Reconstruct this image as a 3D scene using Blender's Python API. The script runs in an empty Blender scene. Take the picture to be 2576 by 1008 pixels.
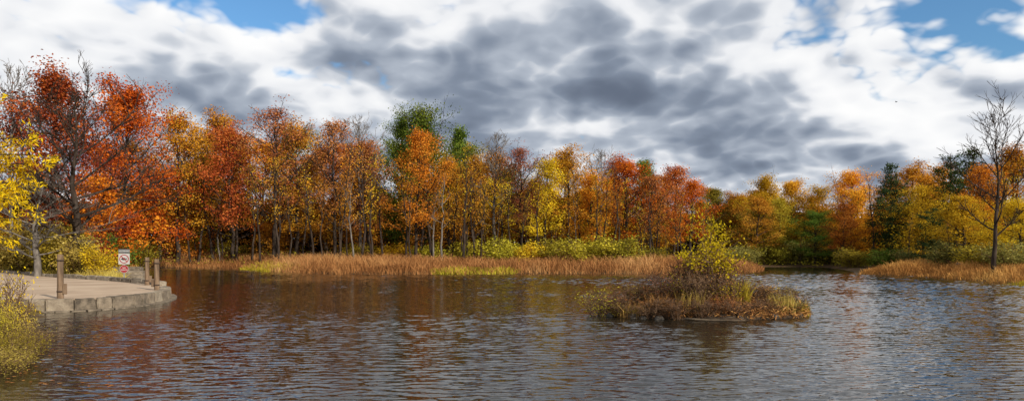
import bpy, bmesh, math, random
import numpy as np
from mathutils import Vector, Matrix
C = bpy.context.scene.collection
PI = math.pi
F = 1679.0; HZ = 625.0; CX = 1288.0; EYE = 2.0

def at(px, py, Y):
    return ((px-CX)/F*Y, Y, EYE+(HZ-py)/F*Y)

# ------------------------------------------------------------------ nodes
class NT:
    def __init__(s, tree):
        s.t = tree; s.t.nodes.clear()
    def n(s, typ, ins=None, **props):
        nd = s.t.nodes.new(typ)
        for k, v in props.items(): setattr(nd, k, v)
        for k, v in (ins or {}).items():
            if isinstance(v, bpy.types.NodeSocket): s.t.links.new(v, nd.inputs[k])
            else: nd.inputs[k].default_value = v
        return nd
    def m(s, op, a, b=None, clamp=False):
        nd = s.t.nodes.new('ShaderNodeMath'); nd.operation = op; nd.use_clamp = clamp
        for i, v in enumerate((a, b)):
            if v is None: continue
            if isinstance(v, bpy.types.NodeSocket): s.t.links.new(v, nd.inputs[i])
            else: nd.inputs[i].default_value = v
        return nd.outputs[0]
    def vm(s, op, a, b=None):
        nd = s.t.nodes.new('ShaderNodeVectorMath'); nd.operation = op
        for i, v in enumerate((a, b)):
            if v is None: continue
            if isinstance(v, bpy.types.NodeSocket): s.t.links.new(v, nd.inputs[i])
            else: nd.inputs[i].default_value = v
        return nd.outputs[0]
    def ramp(s, fac, stops, interp='LINEAR'):
        nd = s.t.nodes.new('ShaderNodeValToRGB'); cr = nd.color_ramp; cr.interpolation = interp
        while len(cr.elements) < len(stops): cr.elements.new(0.5)
        for e, (p, c) in zip(cr.elements, stops):
            e.position = p; e.color = (c[0], c[1], c[2], 1)
        s.t.links.new(fac, nd.inputs[0]); return nd.outputs[0]
    def mix(s, fac, a, b, blend='MIX'):
        nd = s.t.nodes.new('ShaderNodeMix'); nd.data_type = 'RGBA'; nd.blend_type = blend
        for k, v in ((0, fac), (6, a), (7, b)):
            if isinstance(v, bpy.types.NodeSocket): s.t.links.new(v, nd.inputs[k])
            else: nd.inputs[k].default_value = v if k == 0 else (v[0], v[1], v[2], 1)
        return nd.outputs[2]
    def noise(s, vec, scale, detail=4, rough=.55, dist=0.0):
        return s.n('ShaderNodeTexNoise', {'Vector': vec, 'Scale': scale, 'Detail': detail, 'Roughness': rough, 'Distortion': dist})

def new_mat(name):
    m = bpy.data.materials.new(name); m.use_nodes = True
    return m, NT(m.node_tree)

def leaf_mat(name, a, b, c, trans=.35, attr='var'):
    m, t = new_mat(name)
    v = t.n('ShaderNodeAttribute', attribute_name=attr).outputs['Fac']
    oi = t.n('ShaderNodeObjectInfo').outputs['Random']
    geo = t.n('ShaderNodeNewGeometry').outputs['Position']
    nz = t.noise(geo, .4, 0).outputs['Fac']
    vv = t.m('ADD', t.m('MULTIPLY', v, .75), t.m('MULTIPLY', t.m('SUBTRACT', nz, .5), 1.0))
    vv = t.m('ADD', vv, .14, True)
    col = t.ramp(vv, [(0, a), (.5, b), (1, c)])
    hs = t.n('ShaderNodeHueSaturation', {'Hue': t.m('ADD', t.m('MULTIPLY', oi, .028), .487), 'Saturation': 1.0, 'Value': t.m('ADD', t.m('MULTIPLY', oi, .35), .86), 'Color': col}).outputs[0]
    d = t.n('ShaderNodeBsdfDiffuse', {'Color': hs}).outputs[0]
    tr = t.n('ShaderNodeBsdfTranslucent', {'Color': hs}).outputs[0]
    mx = t.n('ShaderNodeMixShader', {0: trans, 1: d, 2: tr}).outputs[0]
    t.n('ShaderNodeOutputMaterial', {'Surface': mx})
    return m

def noise_mat(name, stops, scale=3, detail=6, rough=.9, bump=.3, stretch=(1, 1, 1), bscale=None, bdist=.02, obj=True, ovar=0.0):
    m, t = new_mat(name)
    co = t.n('ShaderNodeTexCoord').outputs['Object'] if obj else t.n('ShaderNodeNewGeometry').outputs['Position']
    co = t.vm('MULTIPLY', co, stretch)
    nz = t.noise(co, scale, detail, .62).outputs['Fac']
    if ovar:
        oi = t.n('ShaderNodeObjectInfo').outputs['Random']
        nz = t.m('ADD', nz, t.m('MULTIPLY', t.m('SUBTRACT', oi, .5), ovar))
    col = t.ramp(nz, stops)
    if bump:
        nb = t.noise(co, bscale or scale*5, 5, .6).outputs['Fac']
        bp = t.n('ShaderNodeBump', {'Height': nb, 'Strength': bump, 'Distance': bdist}).outputs[0]
        p = t.n('ShaderNodeBsdfPrincipled', {'Base Color': col, 'Roughness': rough, 'Normal': bp, 'Specular IOR Level': .25}).outputs[0]
    else:
        p = t.n('ShaderNodeBsdfDiffuse', {'Color': col}).outputs[0]
    t.n('ShaderNodeOutputMaterial', {'Surface': p})
    return m

PAL = {
 'crimson': ((.10,.014,.014),(.32,.050,.024),(.56,.15,.035)),
 'flame':   ((.25,.048,.010),(.66,.18,.018),(.82,.32,.03)),
 'rust':    ((.18,.064,.014),(.50,.19,.024),(.68,.33,.05)),
 'amber':   ((.24,.115,.014),(.62,.30,.026),(.76,.43,.045)),
 'red':     ((.19,.028,.018),(.50,.105,.034),(.66,.23,.055)),
 'plum':    ((.15,.045,.03),(.38,.125,.06),(.52,.22,.09)),
 'coral':   ((.21,.075,.032),(.52,.19,.06),(.64,.30,.09)),
 'orange':  ((.36,.135,.012),(.78,.32,.028),(.86,.46,.055)),
 'green':   ((.035,.06,.012),(.11,.17,.024),(.24,.29,.04)),
 'pine':    ((.018,.034,.014),(.042,.070,.024),(.085,.115,.034)),
 'olive':   ((.10,.085,.014),(.27,.22,.026),(.44,.36,.04)),
 'gold':    ((.26,.16,.012),(.66,.42,.024),(.80,.56,.04)),
 'yellow':  ((.44,.27,.008),(.80,.51,.012),(.88,.66,.03)),
 'yellowgreen': ((.18,.15,.018),(.45,.37,.034),(.64,.52,.06)),
 'sage':    ((.11,.105,.03),(.25,.22,.055),(.37,.34,.09)),
 'brown':   ((.09,.055,.028),(.22,.135,.065),(.38,.25,.12)),
 'russet':  ((.12,.046,.020),(.31,.13,.05),(.48,.25,.09)),
 'drygrass':((.19,.135,.03),(.44,.32,.07),(.60,.47,.13)),
 'reed':    ((.19,.088,.028),(.45,.235,.076),(.64,.40,.15)),
 'redreed': ((.17,.068,.024),(.40,.18,.056),(.56,.31,.10)),
 'lime':    ((.48,.40,.015),(.80,.66,.025),(.88,.78,.06)),
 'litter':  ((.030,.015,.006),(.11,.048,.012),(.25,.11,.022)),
}
LM = {k: leaf_mat('leaves_'+k, *v, trans=(.2 if k in ('pine', 'reed', 'redreed', 'brown', 'russet') else .45 if k in ('lime', 'yellow') else .34)) for k, v in PAL.items()}
BARK = noise_mat('bark_dark', [(.3, (.020,.015,.012)), (.7, (.075,.056,.044))], 4, 2, .95, 0, (1, 1, .25))
BARKG = noise_mat('bark_grey', [(.3, (.08,.07,.06)), (.7, (.22,.195,.17))], 4, 2, .95, 0, (1, 1, .25))
TWIG = noise_mat('twig_brown', [(.3, (.07,.042,.028)), (.7, (.23,.145,.09))], 5, 2, .95, 0)

# ------------------------------------------------------------------ objects
def link(o, parent=None):
    C.objects.link(o)
    if parent is not None: o.parent = parent
    return o
def tag(o, label, cat, group=None, kind=None):
    o['label'] = label; o['category'] = cat
    if group: o['group'] = group
    if kind: o['kind'] = kind
    return o
def empty(name, loc, rz=0, sc=(1, 1, 1)):
    o = bpy.data.objects.new(name, None); o.empty_display_size = .3
    o.location = loc; o.rotation_euler = (0, 0, rz); o.scale = sc
    return link(o)
def mobj(name, me, mat=None, parent=None):
    o = bpy.data.objects.new(name, me)
    if mat is not None:
        if len(me.materials) == 0: me.materials.append(mat)
        elif me.materials[0] is not mat:
            link(o, parent); o.material_slots[0].link = 'OBJECT'; o.material_slots[0].material = mat
            return o
    return link(o, parent)
def mesh_np(name, v, f, var=None, smooth=False):
    v = np.asarray(v, dtype=np.float32); f = np.asarray(f, dtype=np.int32)
    M, k = f.shape
    me = bpy.data.meshes.new(name)
    me.vertices.add(len(v)); me.vertices.foreach_set('co', v.ravel())
    me.loops.add(M*k); me.loops.foreach_set('vertex_index', f.ravel())
    me.polygons.add(M); me.polygons.foreach_set('loop_start', np.arange(0, M*k, k, dtype=np.int32))
    if smooth: me.polygons.foreach_set('use_smooth', np.ones(M, dtype=bool))
    me.update(calc_edges=True)
    if var is not None:
        a = me.attributes.new('var', 'FLOAT', 'FACE'); a.data.foreach_set('value', np.asarray(var, dtype=np.float32))
    return me
class MB:
    def __init__(s): s.v = []; s.f = []
    def tube(s, pts, r0, r1, n=5, cap=True):
        pts = [Vector(p) for p in pts]; base = len(s.v); L = len(pts)
        for i, p in enumerate(pts):
            d = (pts[min(i+1, L-1)]-pts[max(i-1, 0)])
            if d.length < 1e-6: d = Vector((0, 0, 1))
            d.normalize()
            a = d.cross(Vector((1, 0, 0)) if abs(d.x) < .8 else Vector((0, 1, 0))).normalized(); b = d.cross(a)
            r = r0+(r1-r0)*i/max(1, L-1)
            for k in range(n):
                an = 2*PI*k/n
                s.v.append(tuple(p+a*(math.cos(an)*r)+b*(math.sin(an)*r)))
        for i in range(L-1):
            for k in range(n):
                k2 = (k+1) % n
                s.f.append((base+i*n+k, base+i*n+k2, base+(i+1)*n+k2, base+(i+1)*n+k))
        if cap:
            s.f.append(tuple(base+(L-1)*n+k for k in range(n)))
            s.f.append(tuple(base+n-1-k for k in range(n)))
    def box(s, x0, x1, y0, y1, z0, z1):
        b = len(s.v)
        for z in (z0, z1):
            for x, y in ((x0, y0), (x1, y0), (x1, y1), (x0, y1)): s.v.append((x, y, z))
        for q in ((3, 2, 1, 0), (4, 5, 6, 7), (0, 1, 5, 4), (1, 2, 6, 5), (2, 3, 7, 6), (3, 0, 4, 7)):
            s.f.append(tuple(b+i for i in q))
    def prism_y(s, poly, y0, y1):
        b = len(s.v); n = len(poly)
        for y in (y0, y1):
            for x, z in poly: s.v.append((x, y, z))
        s.f.append(tuple(range(b, b+n))); s.f.append(tuple(b+2*n-1-i for i in range(n)))
        for i in range(n):
            j = (i+1) % n; s.f.append((b+j, b+i, b+n+i, b+n+j))
    def mesh(s, name, smooth=False):
        me = bpy.data.meshes.new(name); me.from_pydata(s.v, [], s.f); me.update()
        if smooth:
            for p in me.polygons: p.use_smooth = True
        return me
def bevel(me, w, seg=2):
    bm = bmesh.new(); bm.from_mesh(me)
    bmesh.ops.recalc_face_normals(bm, faces=bm.faces)
    bmesh.ops.bevel(bm, geom=list(bm.edges), offset=w, segments=seg, affect='EDGES', profile=.6)
    bm.to_mesh(me); bm.free(); return me

def leaf_quads(rng, cen, L, W, up=.4, along=None, jit=.3, out=None):
    N = len(cen)
    n = rng.normal(size=(N, 3)); n[:, 2] += up*np.sign(n[:, 2]+.3)
    if out is not None: n = n+out
    n /= np.linalg.norm(n, axis=1)[:, None]+1e-9
    if along is None:
        t = np.cross(n, rng.normal(size=(N, 3)))
    else:
        t = along+rng.normal(size=(N, 3))*jit
    t /= np.linalg.norm(t, axis=1)[:, None]+1e-9
    b = np.cross(n, t); b /= np.linalg.norm(b, axis=1)[:, None]+1e-9
    sc = rng.uniform(.65, 1.25, size=(N, 1))
    l = t*L*.5*sc; w = b*W*.5*sc; fo = n*W*.18*sc
    v = np.stack([cen-l, cen+w+fo-l*.15, cen+l, cen-w+fo-l*.15], axis=1).reshape(-1, 3)
    f = np.arange(N*4).reshape(N, 4)
    return v, f

# ------------------------------------------------------------------ plants
def prof(kind, t):
    if kind == 'round': return max(.12, math.sin(PI*min(1, t*.82+.14)))**.75
    if kind == 'oval': return max(.2, math.sin(PI*min(1, t*.72+.2)))**.8
    if kind == 'vase': return .5+.5*math.sin(PI*min(.95, t*.9+.05))
    return 1-t*.9

def make_tree(seed, H, cb, cr, kind='round', nprim=26, nsec=5, ntw=0, nleaf=5000, leaf=.24, sig=.42, tr=.16, up0=20, up1=68, sub=0, lean=.3, droop=0.0, base=0.0, twr=.011, wex=1.8, keep=.8):
    R = random.Random(seed); rng = np.random.default_rng(seed)
    mb = MB(); cl = []
    tp = []; dx = dy = 0
    for i in range(10):
        tp.append(Vector((dx, dy, H*.94*i/9))); dx += R.uniform(-1, 1)*lean*.35; dy += R.uniform(-1, 1)*lean*.35
    mb.tube([tp[0]+Vector((0, 0, -.4))]+tp, tr*1.15, tr*.1, 7)
    def tpt(t):
        x = t*9; i = min(8, int(x)); return tp[i].lerp(tp[i+1], x-i)
    az = R.uniform(0, 6.28)
    for i in range(nprim):
        t = i/(nprim-1); h = cb+(1-cb)*t*.98
        az += 2.4+R.uniform(-.6, .6)
        s = tpt(min(1, h)); L = cr*prof(kind, t)*R.uniform(.5, 1.38)
        el = math.radians(up0+(up1-up0)*t+R.uniform(-15, 15))
        d = Vector((math.cos(az)*math.cos(el), math.sin(az)*math.cos(el), math.sin(el)))
        pts = [s]; p = s.copy(); n = 5
        for k in range(n):
            d = (d+Vector((R.uniform(-.18, .18), R.uniform(-.18, .18), R.uniform(-.05, .2)-droop))).normalized()
            p = p+d*(L/n); pts.append(p.copy())
        r0 = max(.02, tr*(1-h*.8)*.5); mb.tube(pts, r0, twr*1.1, 5, False)
        for j in range(nsec):
            u = .3+.7*(j+.5)/nsec; x = u*n; ii = min(n-1, int(x)); q = pts[ii].lerp(pts[ii+1], x-ii)
            dd = (d+Vector((R.uniform(-1, 1), R.uniform(-1, 1), R.uniform(-.45, .6)))*.95).normalized()
            l2 = (L*.42+.25)*R.uniform(.5, 1.15)*(1.1-.4*u)
            sp = [q]; qq = q.copy()
            for k in range(3):
                dd = (dd+Vector((R.uniform(-.25, .25), R.uniform(-.25, .25), R.uniform(-.1, .2)-droop))).normalized()
                qq = qq+dd*(l2/3); sp.append(qq.copy())
            mb.tube(sp, r0*.45, twr*.65, 4, False)
            if t >= base: cl += sp[1:]
            for k in range(ntw):
                b = sp[R.randint(0, 3)]
                e = (dd+Vector((R.uniform(-1, 1), R.uniform(-1, 1), R.uniform(-.3, .7)))*.8).normalized(); ll = l2*R.uniform(.35, .75)
                m1 = b+e*ll*.5+Vector((R.uniform(-1, 1), R.uniform(-1, 1), 0))*.06*ll
                mb.tube([b, m1, b+e*ll], twr, twr*.45, 3, False)
                for _ in range(sub):
                    e2 = (e+Vector((R.uniform(-1, 1), R.uniform(-1, 1), R.uniform(-.3, .7)))*.7).normalized()
                    mb.tube([m1, m1+e2*ll*.5], twr*.7, twr*.4, 3, False)
        if t >= base: cl += pts[3:]
    trunk = mb.mesh('trunk_mesh', True)
    zt = np.array([v[2] for v in mb.v]); xt = np.array([math.hypot(v[0], v[1]) for v in mb.v])
    Ha = float(np.percentile(zt, 99.7)); Ra = float(np.percentile(xt, 97))
    cm = None
    if nleaf:
        cl = np.array([tuple(c) for c in cl]); K = len(cl)
        cv = rng.uniform(0, 1, K); w = rng.uniform(.05, 1, K)**wex
        w = w*(rng.uniform(size=K) < keep)
        idx = rng.choice(K, size=nleaf, p=w/w.sum())
        off = rng.normal(size=(nleaf, 3))*sig*np.array([1, 1, .65])
        cen = cl[idx]+off
        o = cen-np.array([0, 0, H*(.3+cb*.5)]); o[:, 2] *= .5; o /= np.linalg.norm(o, axis=1)[:, None]+1e-9
        v, f = leaf_quads(rng, cen, leaf, leaf*.8, .3, out=o*1.0+off/sig*.35)
        var = np.clip(cv[idx]*.72+rng.uniform(0, .28, nleaf), 0, 1)
        cm = mesh_np('crown_mesh', v, f, var)
        if nleaf > 1500: Ha = float(np.percentile(cen[:, 2], 99.6)); Ra = float(np.percentile(np.hypot(cen[:, 0], cen[:, 1]), 94))
    return dict(trunk=trunk, crown=cm, H=Ha, R=Ra)

def make_conifer(seed, H, R0):
    R = random.Random(seed); rng = np.random.default_rng(seed)
    mb = MB(); tp = [Vector((R.uniform(-.05, .05), R.uniform(-.05, .05), H*i/8-.3*(i == 0))) for i in range(9)]
    mb.tube(tp, .16, .02, 6)
    cen = []; al = []; cvs = []
    z = H*.08
    while z < H*.985:
        t = z/H; rad = R0*(1-t)**.55*R.uniform(.5, 1.25)+.35
        nb = R.randint(5, 8); a0 = R.uniform(0, 6)
        for k in range(nb):
            a = a0+k*6.28/nb+R.uniform(-.4, .4); L = rad*R.uniform(.5, 1.2)
            p0 = Vector((0, 0, z)); p1 = p0+Vector((math.cos(a)*L, math.sin(a)*L, L*R.uniform(-.1, .5))); p2 = p0.lerp(p1, .55)+Vector((0, 0, -.06*L))
            mb.tube([p0, p2, p1], .03, .008, 3, False)
            m = max(14, int(110*L/R0*1.2)); cv = R.random()
            for _ in range(m):
                u = R.random()**.6; q = p0.lerp(p2, u*2) if u < .5 else p2.lerp(p1, u*2-1)
                w = .34*L*(1-u*.4)+.12
                cen.append((q.x+R.gauss(0, w*.38), q.y+R.gauss(0, w*.38), q.z+R.gauss(0, .2)))
                al.append((math.cos(a), math.sin(a), R.uniform(-.2, .9))); cvs.append(cv*.6+R.random()*.4)
        z += H*R.uniform(.025, .055)
    v, f = leaf_quads(rng, np.array(cen), .32, .13, .8, np.array(al), .8)
    return dict(trunk=mb.mesh('trunk_mesh', True), crown=mesh_np('crown_mesh', v, f, cvs), H=H*1.02, R=R0)

def make_bush(seed, H=2.2, Rr=1.4, nst=18, nleaf=3600, leaf=.13, low=.1, sig=.17, asp=.6, stem=.02, sub=5, droop=0.0, flat=.4, wex=1.5):
    R = random.Random(seed); rng = np.random.default_rng(seed)
    mb = MB(); cl = []
    for i in range(nst):
        a = R.uniform(0, 6.28); rr = Rr*math.sqrt(R.random()); top = Vector((math.cos(a)*rr, math.sin(a)*rr, H*R.uniform(.55, 1)*(1-flat*(rr/Rr)**2)))
        b = Vector((math.cos(a)*rr*.3, math.sin(a)*rr*.3, -.12)); m = b.lerp(top, .5)+Vector((R.uniform(-.1, .1)*Rr, R.uniform(-.1, .1)*Rr, .1*H))
        pts = [b, b.lerp(m, .55), m, m.lerp(top, .5)+Vector((R.uniform(-.06, .06), R.uniform(-.06, .06), .03)), top]
        mb.tube(pts, stem, stem*.3, 4, False)
        for k in range(sub):
            u = R.uniform(max(.15, low), 1)*4; ii = min(3, int(u)); q = pts[ii].lerp(pts[ii+1], u-ii)
            e = Vector((R.uniform(-1, 1), R.uniform(-1, 1), R.uniform(0, .9)-droop)).normalized()*H*R.uniform(.12, .32)
            mb.tube([q, q+e*.5+Vector((0, 0, .02)), q+e], stem*.5, stem*.2, 3, False)
            cl += [q+e*.5, q+e, q+e*.8]
        for u in (.6, 1, 1.6, 2, 2.5, 3, 3.5, 4):
            if u/4 >= low:
                ii = min(3, int(u)); cl.append(pts[ii].lerp(pts[ii+1], u-ii))
    cm = None; zs = np.array([v[2] for v in mb.v])
    if nleaf:
        cl = np.array([tuple(c) for c in cl]); K = len(cl); cv = rng.uniform(0, 1, K); w = rng.uniform(.05, 1, K)**wex
        idx = rng.choice(K, size=nleaf, p=w/w.sum())
        cen = cl[idx]+rng.normal(size=(nleaf, 3))*sig; cen[:, 2] = np.maximum(cen[:, 2], .02)
        v, f = leaf_quads(rng, cen, leaf, leaf*asp, .4)
        cm = mesh_np('foliage_mesh', v, f, np.clip(cv[idx]*.6+rng.uniform(0, .4, nleaf), 0, 1))
        zs = np.concatenate([zs, cen[:, 2]])
    return dict(trunk=mb.mesh('stem_mesh', True), crown=cm, H=float(np.percentile(zs, 99.3)), R=Rr)

P = {
 'maple': [make_tree(s, 14, .14, 4.8, 'round', 42, 7, 1, 21000, .175, .46, .24, -4, 66, lean=.4, wex=1.3, keep=.85) for s in (1, 2, 3)],
 'forest': [make_tree(s, 15, .2, 3.6, 'oval', 34, 6, 2, 9500, .17, .42, .2, 10, 66, lean=.55, base=.06, twr=.013, wex=1.5) for s in (11, 12, 13, 14, 15, 16)],
 'narrow': [make_tree(s, 13, .18, 2.5, 'oval', 28, 5, 1, 7000, .165, .34, .14, 20, 66, base=.05) for s in (21, 22)],
 'sparse': [make_tree(s, 15, .24, 3.6, 'oval', 30, 6, 4, 4600, .15, .38, .19, 20, 68, lean=.5, base=.1, twr=.015, wex=1.5) for s in (31, 32, 33)],
 'bare': [make_tree(s, 15, .3, 3.4, 'oval', 26, 5, 5, 0, .2, .3, .18, 30, 70, sub=1, twr=.015) for s in (41, 42)],
 'pole': [make_tree(s, 13, .42, 1.7, 'oval', 12, 4, 3, 300, .16, .3, .155, 30, 70, lean=.7, twr=.014) for s in (51, 52, 53, 54)],
 'sapling': [make_tree(s, 5, .08, 2.1, 'round', 20, 5, 0, 3000, .14, .30, .05, 5, 60, wex=1.2) for s in (61, 62, 63)],
 'conifer': [make_conifer(s, 14, 3.8) for s in (71, 72, 73)],
 'spread': [make_tree(81, 12.5, .22, 6.0, 'round', 22, 7, 6, 0, .2, .3, .34, 5, 62, sub=2, lean=.8, twr=.019)],
 'dead': [make_tree(91, 12, .28, 4.8, 'vase', 17, 7, 4, 0, .2, .3, .19, 22, 68, sub=1, lean=.4, twr=.019)],
 'bush': [make_bush(s) for s in (101, 102, 103)],
 'twiggy': [make_bush(s, 1.0, .6, 38, 750, .055, .1, .10, .45, .012, 10) for s in (111, 112, 113)],
 'nearbush': [make_bush(s, 1.2, .75, 34, 3600, .05, .03, .09, .42, .008, 7) for s in (121, 122)],
 'islettall': [make_bush(131, 2.5, .9, 20, 1700, .095, .64, .11, .62, .019, 7, 0, .42, 1.9)],
}

# ------------------------------------------------------------------ terrain
POND = np.array([(-5, 6.5), (-8.2, 10), (-10.3, 14.9), (-13.6, 19.5), (-16, 24), (-17, 30), (-20, 35.5), (-24, 42), (-28, 50), (-34.5, 60), (-37, 69),
   (-32, 69.5), (-27.4, 66.5), (-20.3, 58.2), (-13.2, 52), (0, 53.4), (9.9, 53.4), (16.5, 54.2), (21.3, 57.9), (24.5, 67), (26, 73), (34, 73), (31, 62), (27.5, 53), (29.4, 48.7), (28.4, 38.6), (27.5, 35.3),
   (32, 25), (38, 10), (36, 0), (8, 2), (0, 4.5)], float)
PLAT = np.array([(-45, 20.6), (-15.8, 20.9), (-14.2, 21.2), (-13.45, 21.9), (-13.05, 23.4), (-13.2, 25.2), (-13.75, 26.9), (-14.8, 28.9), (-16.5, 30.9), (-20.6, 34.4), (-26, 38.4), (-35, 46), (-45, 51)], float)
def inpoly(x, y, poly):
    ins = np.zeros(x.shape, bool); n = len(poly)
    for i in range(n):
        x1, y1 = poly[i]; x2, y2 = poly[(i+1) % n]
        c = ((y1 > y) != (y2 > y)) & (x < (x2-x1)*(y-y1)/(y2-y1+1e-12)+x1)
        ins ^= c
    return ins
def sdf(x, y, poly):
    d = np.full(x.shape, 1e9); n = len(poly)
    for i in range(n):
        a = poly[i]; b = poly[(i+1) % n]; e = b-a
        t = np.clip(((x-a[0])*e[0]+(y-a[1])*e[1])/(e@e), 0, 1)
        d = np.minimum(d, np.hypot(x-a[0]-t*e[0], y-a[1]-t*e[1]))
    return np.where(inpoly(x, y, poly), -d, d)
def height(x, y):
    x = np.asarray(x, float); y = np.asarray(y, float)
    s = sdf(x, y, POND)
    h = np.where(s < 0, np.maximum(-1.0, s*.35), .32*(1-np.exp(-np.maximum(s, 0)/2.0)))
    h = h+np.where(s > 0, .06*np.sin(x*.7)*np.cos(y*.6)*np.minimum(1, s/3), 0)
    lb = np.clip((-x-22)/14, 0, 1)*np.clip((y-37)/10, 0, 1)*np.clip((s-1.5)/6, 0, 1)
    h = h+lb*.9
    h = h+np.clip((s-12)/40, 0, 1)*1.0*np.clip((y-40)/20, 0, 1)
    ps = sdf(x, y, PLAT)
    h = np.minimum(h, .22+np.maximum(0, ps-1.0)*.5)
    return h
def gz(x, y): return float(height(np.array([x]), np.array([y]))[0])
def ps1(x, y): return float(sdf(np.array([x]), np.array([y]), POND)[0])
xs = np.concatenate([[-4000, -1200, -400, -200], np.arange(-120, 121, 1.25), [200, 400, 1200, 4000]])
ys = np.concatenate([[-4000, -800, -200, -60], np.arange(-24, 130, 1.25), [160, 250, 600, 1500, 5000]])
X, Y = np.meshgrid(xs, ys); Z = height(X, Y)
nx, ny = len(xs), len(ys)
def grid_faces(nx, ny):
    I = np.arange(nx*ny).reshape(ny, nx)
    return np.stack([I[:-1, :-1], I[:-1, 1:], I[1:, 1:], I[1:, :-1]], -1).reshape(-1, 4)
GROUND = noise_mat('forest_floor', [(.3, (.03,.02,.011)), (.5, (.085,.048,.02)), (.72, (.12,.085,.028))], .8, 6, .95, .8, bscale=6, bdist=.08, obj=False)
tag(mobj('ground', mesh_np('ground_mesh', np.stack([X, Y, Z], -1).reshape(-1, 3), grid_faces(nx, ny), smooth=True), GROUND), 'leaf strewn brown ground around the pond and under the woods', 'ground', kind='structure')

# water: one rippled sheet
yr = [-12., -4., 2., 6.]; yv = 7.5
while yv < 76: yr.append(yv); yv += .026+.0019*(yv-7.5)
yr += [80., 90.]; yr = np.array(yr)
uu = np.linspace(-1, 1, 520)
Yw, U = np.meshgrid(yr, uu, indexing='ij'); Xw = U*(np.clip(Yw, 4, 90)*.86+7)
rw = np.random.default_rng(21); Zw = np.zeros_like(Xw)
for k in range(80):
    lam = .115*(3.2**rw.uniform(0, 1)); th = rw.normal()*.30+(.06 if k % 3 else -.16); kk = 2*PI/lam
    Zw += .0190/kk*np.sin(kk*(math.sin(th)*Xw+math.cos(th)*Yw)+rw.uniform(0, 6.28))
pat = .66+.28*np.sin(Xw*.16+1.2*np.sin(Yw*.19))*np.sin(Yw*.33+.5*np.sin(Xw*.21))+.22*np.sin(Yw*.13+Xw*.05+1)
pat = np.clip(pat, .3, 1.1)*(.76+.90*np.clip((Xw+Yw*.28)/(Yw*.6), 0, 1))*(1+1.0*np.clip((Yw-14)/22, 0, 1))
Zw *= pat
Zw[(Yw < 7) | (Yw > 76)] = 0
m, t = new_mat('pond_water')
pos = t.n('ShaderNodeNewGeometry').outputs['Position']
gn = t.n('ShaderNodeNewGeometry').outputs['Normal']
mp = t.n('ShaderNodeMapping', {'Vector': pos, 'Rotation': (0, 0, .08), 'Scale': (8., 26., 1)}).outputs[0]
c = t.vm('SUBTRACT', t.noise(mp, 1.0, 1, .5, .1).outputs['Color'], (.5, .5, .5))
nrm = t.vm('NORMALIZE', t.vm('ADD', gn, t.vm('MULTIPLY', c, (.16, .34, 0))))
pr = t.n('ShaderNodeBsdfPrincipled', {'Base Color': (.015, .013, .009, 1), 'Roughness': .05, 'IOR': 1.58, 'Normal': nrm}).outputs[0]
t.n('ShaderNodeOutputMaterial', {'Surface': pr})
WATER = m
tag(mobj('water', mesh_np('water_mesh', np.stack([Xw, Yw, Zw], -1).reshape(-1, 3), grid_faces(len(uu), len(yr)), smooth=True), WATER), 'dark rippled pond water reflecting woods and clouds', 'water', kind='structure')

# ------------------------------------------------------------------ placing plants
cnt = {}
def plant(kind, px, top, wpx, Yd, col, label, cat='tree', name=None, group=None, bark=None, zb=None, wlim=(.7, 1.55)):
    L = P[kind]; k = cnt.get(kind, 0); cnt[kind] = k+1; p = L[k % len(L)]
    isb = kind in ('bush', 'twiggy', 'nearbush', 'islettall')
    x = (px-CX)/F*Yd
    if not isb or kind == 'bush':
        while ps1(x, Yd) < (.4 if isb else 1.5) and Yd < 90: Yd += 1; x = (px-CX)/F*Yd
    z = gz(x, Yd) if zb is None else zb
    H = EYE+(HZ-top)/F*Yd-z
    s = H/p['H']; sx = s
    if wpx: sx = min(max((wpx/F*Yd)/(2.0*p['R']), s*wlim[0]), s*wlim[1])
    e = empty(name or {'conifer': 'conifer_tree', 'bare': 'bare_tree', 'spread': 'bare_tree', 'dead': 'dead_tree', 'pole': 'slender_tree', 'sapling': 'sapling_tree', 'bush': 'bush', 'twiggy': 'twiggy_bush', 'nearbush': 'bush'}.get(kind, 'autumn_tree'),
              (x, Yd, z), (px*7.31) % 6.28, (sx, sx, s))
    tag(e, label, cat, group)
    mobj('stems' if isb else 'trunk', p['trunk'], bark or (TWIG if isb else BARK), e)
    if p['crown'] and col: mobj('foliage' if isb else 'crown', p['crown'], LM[col], e)
    return e

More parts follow.
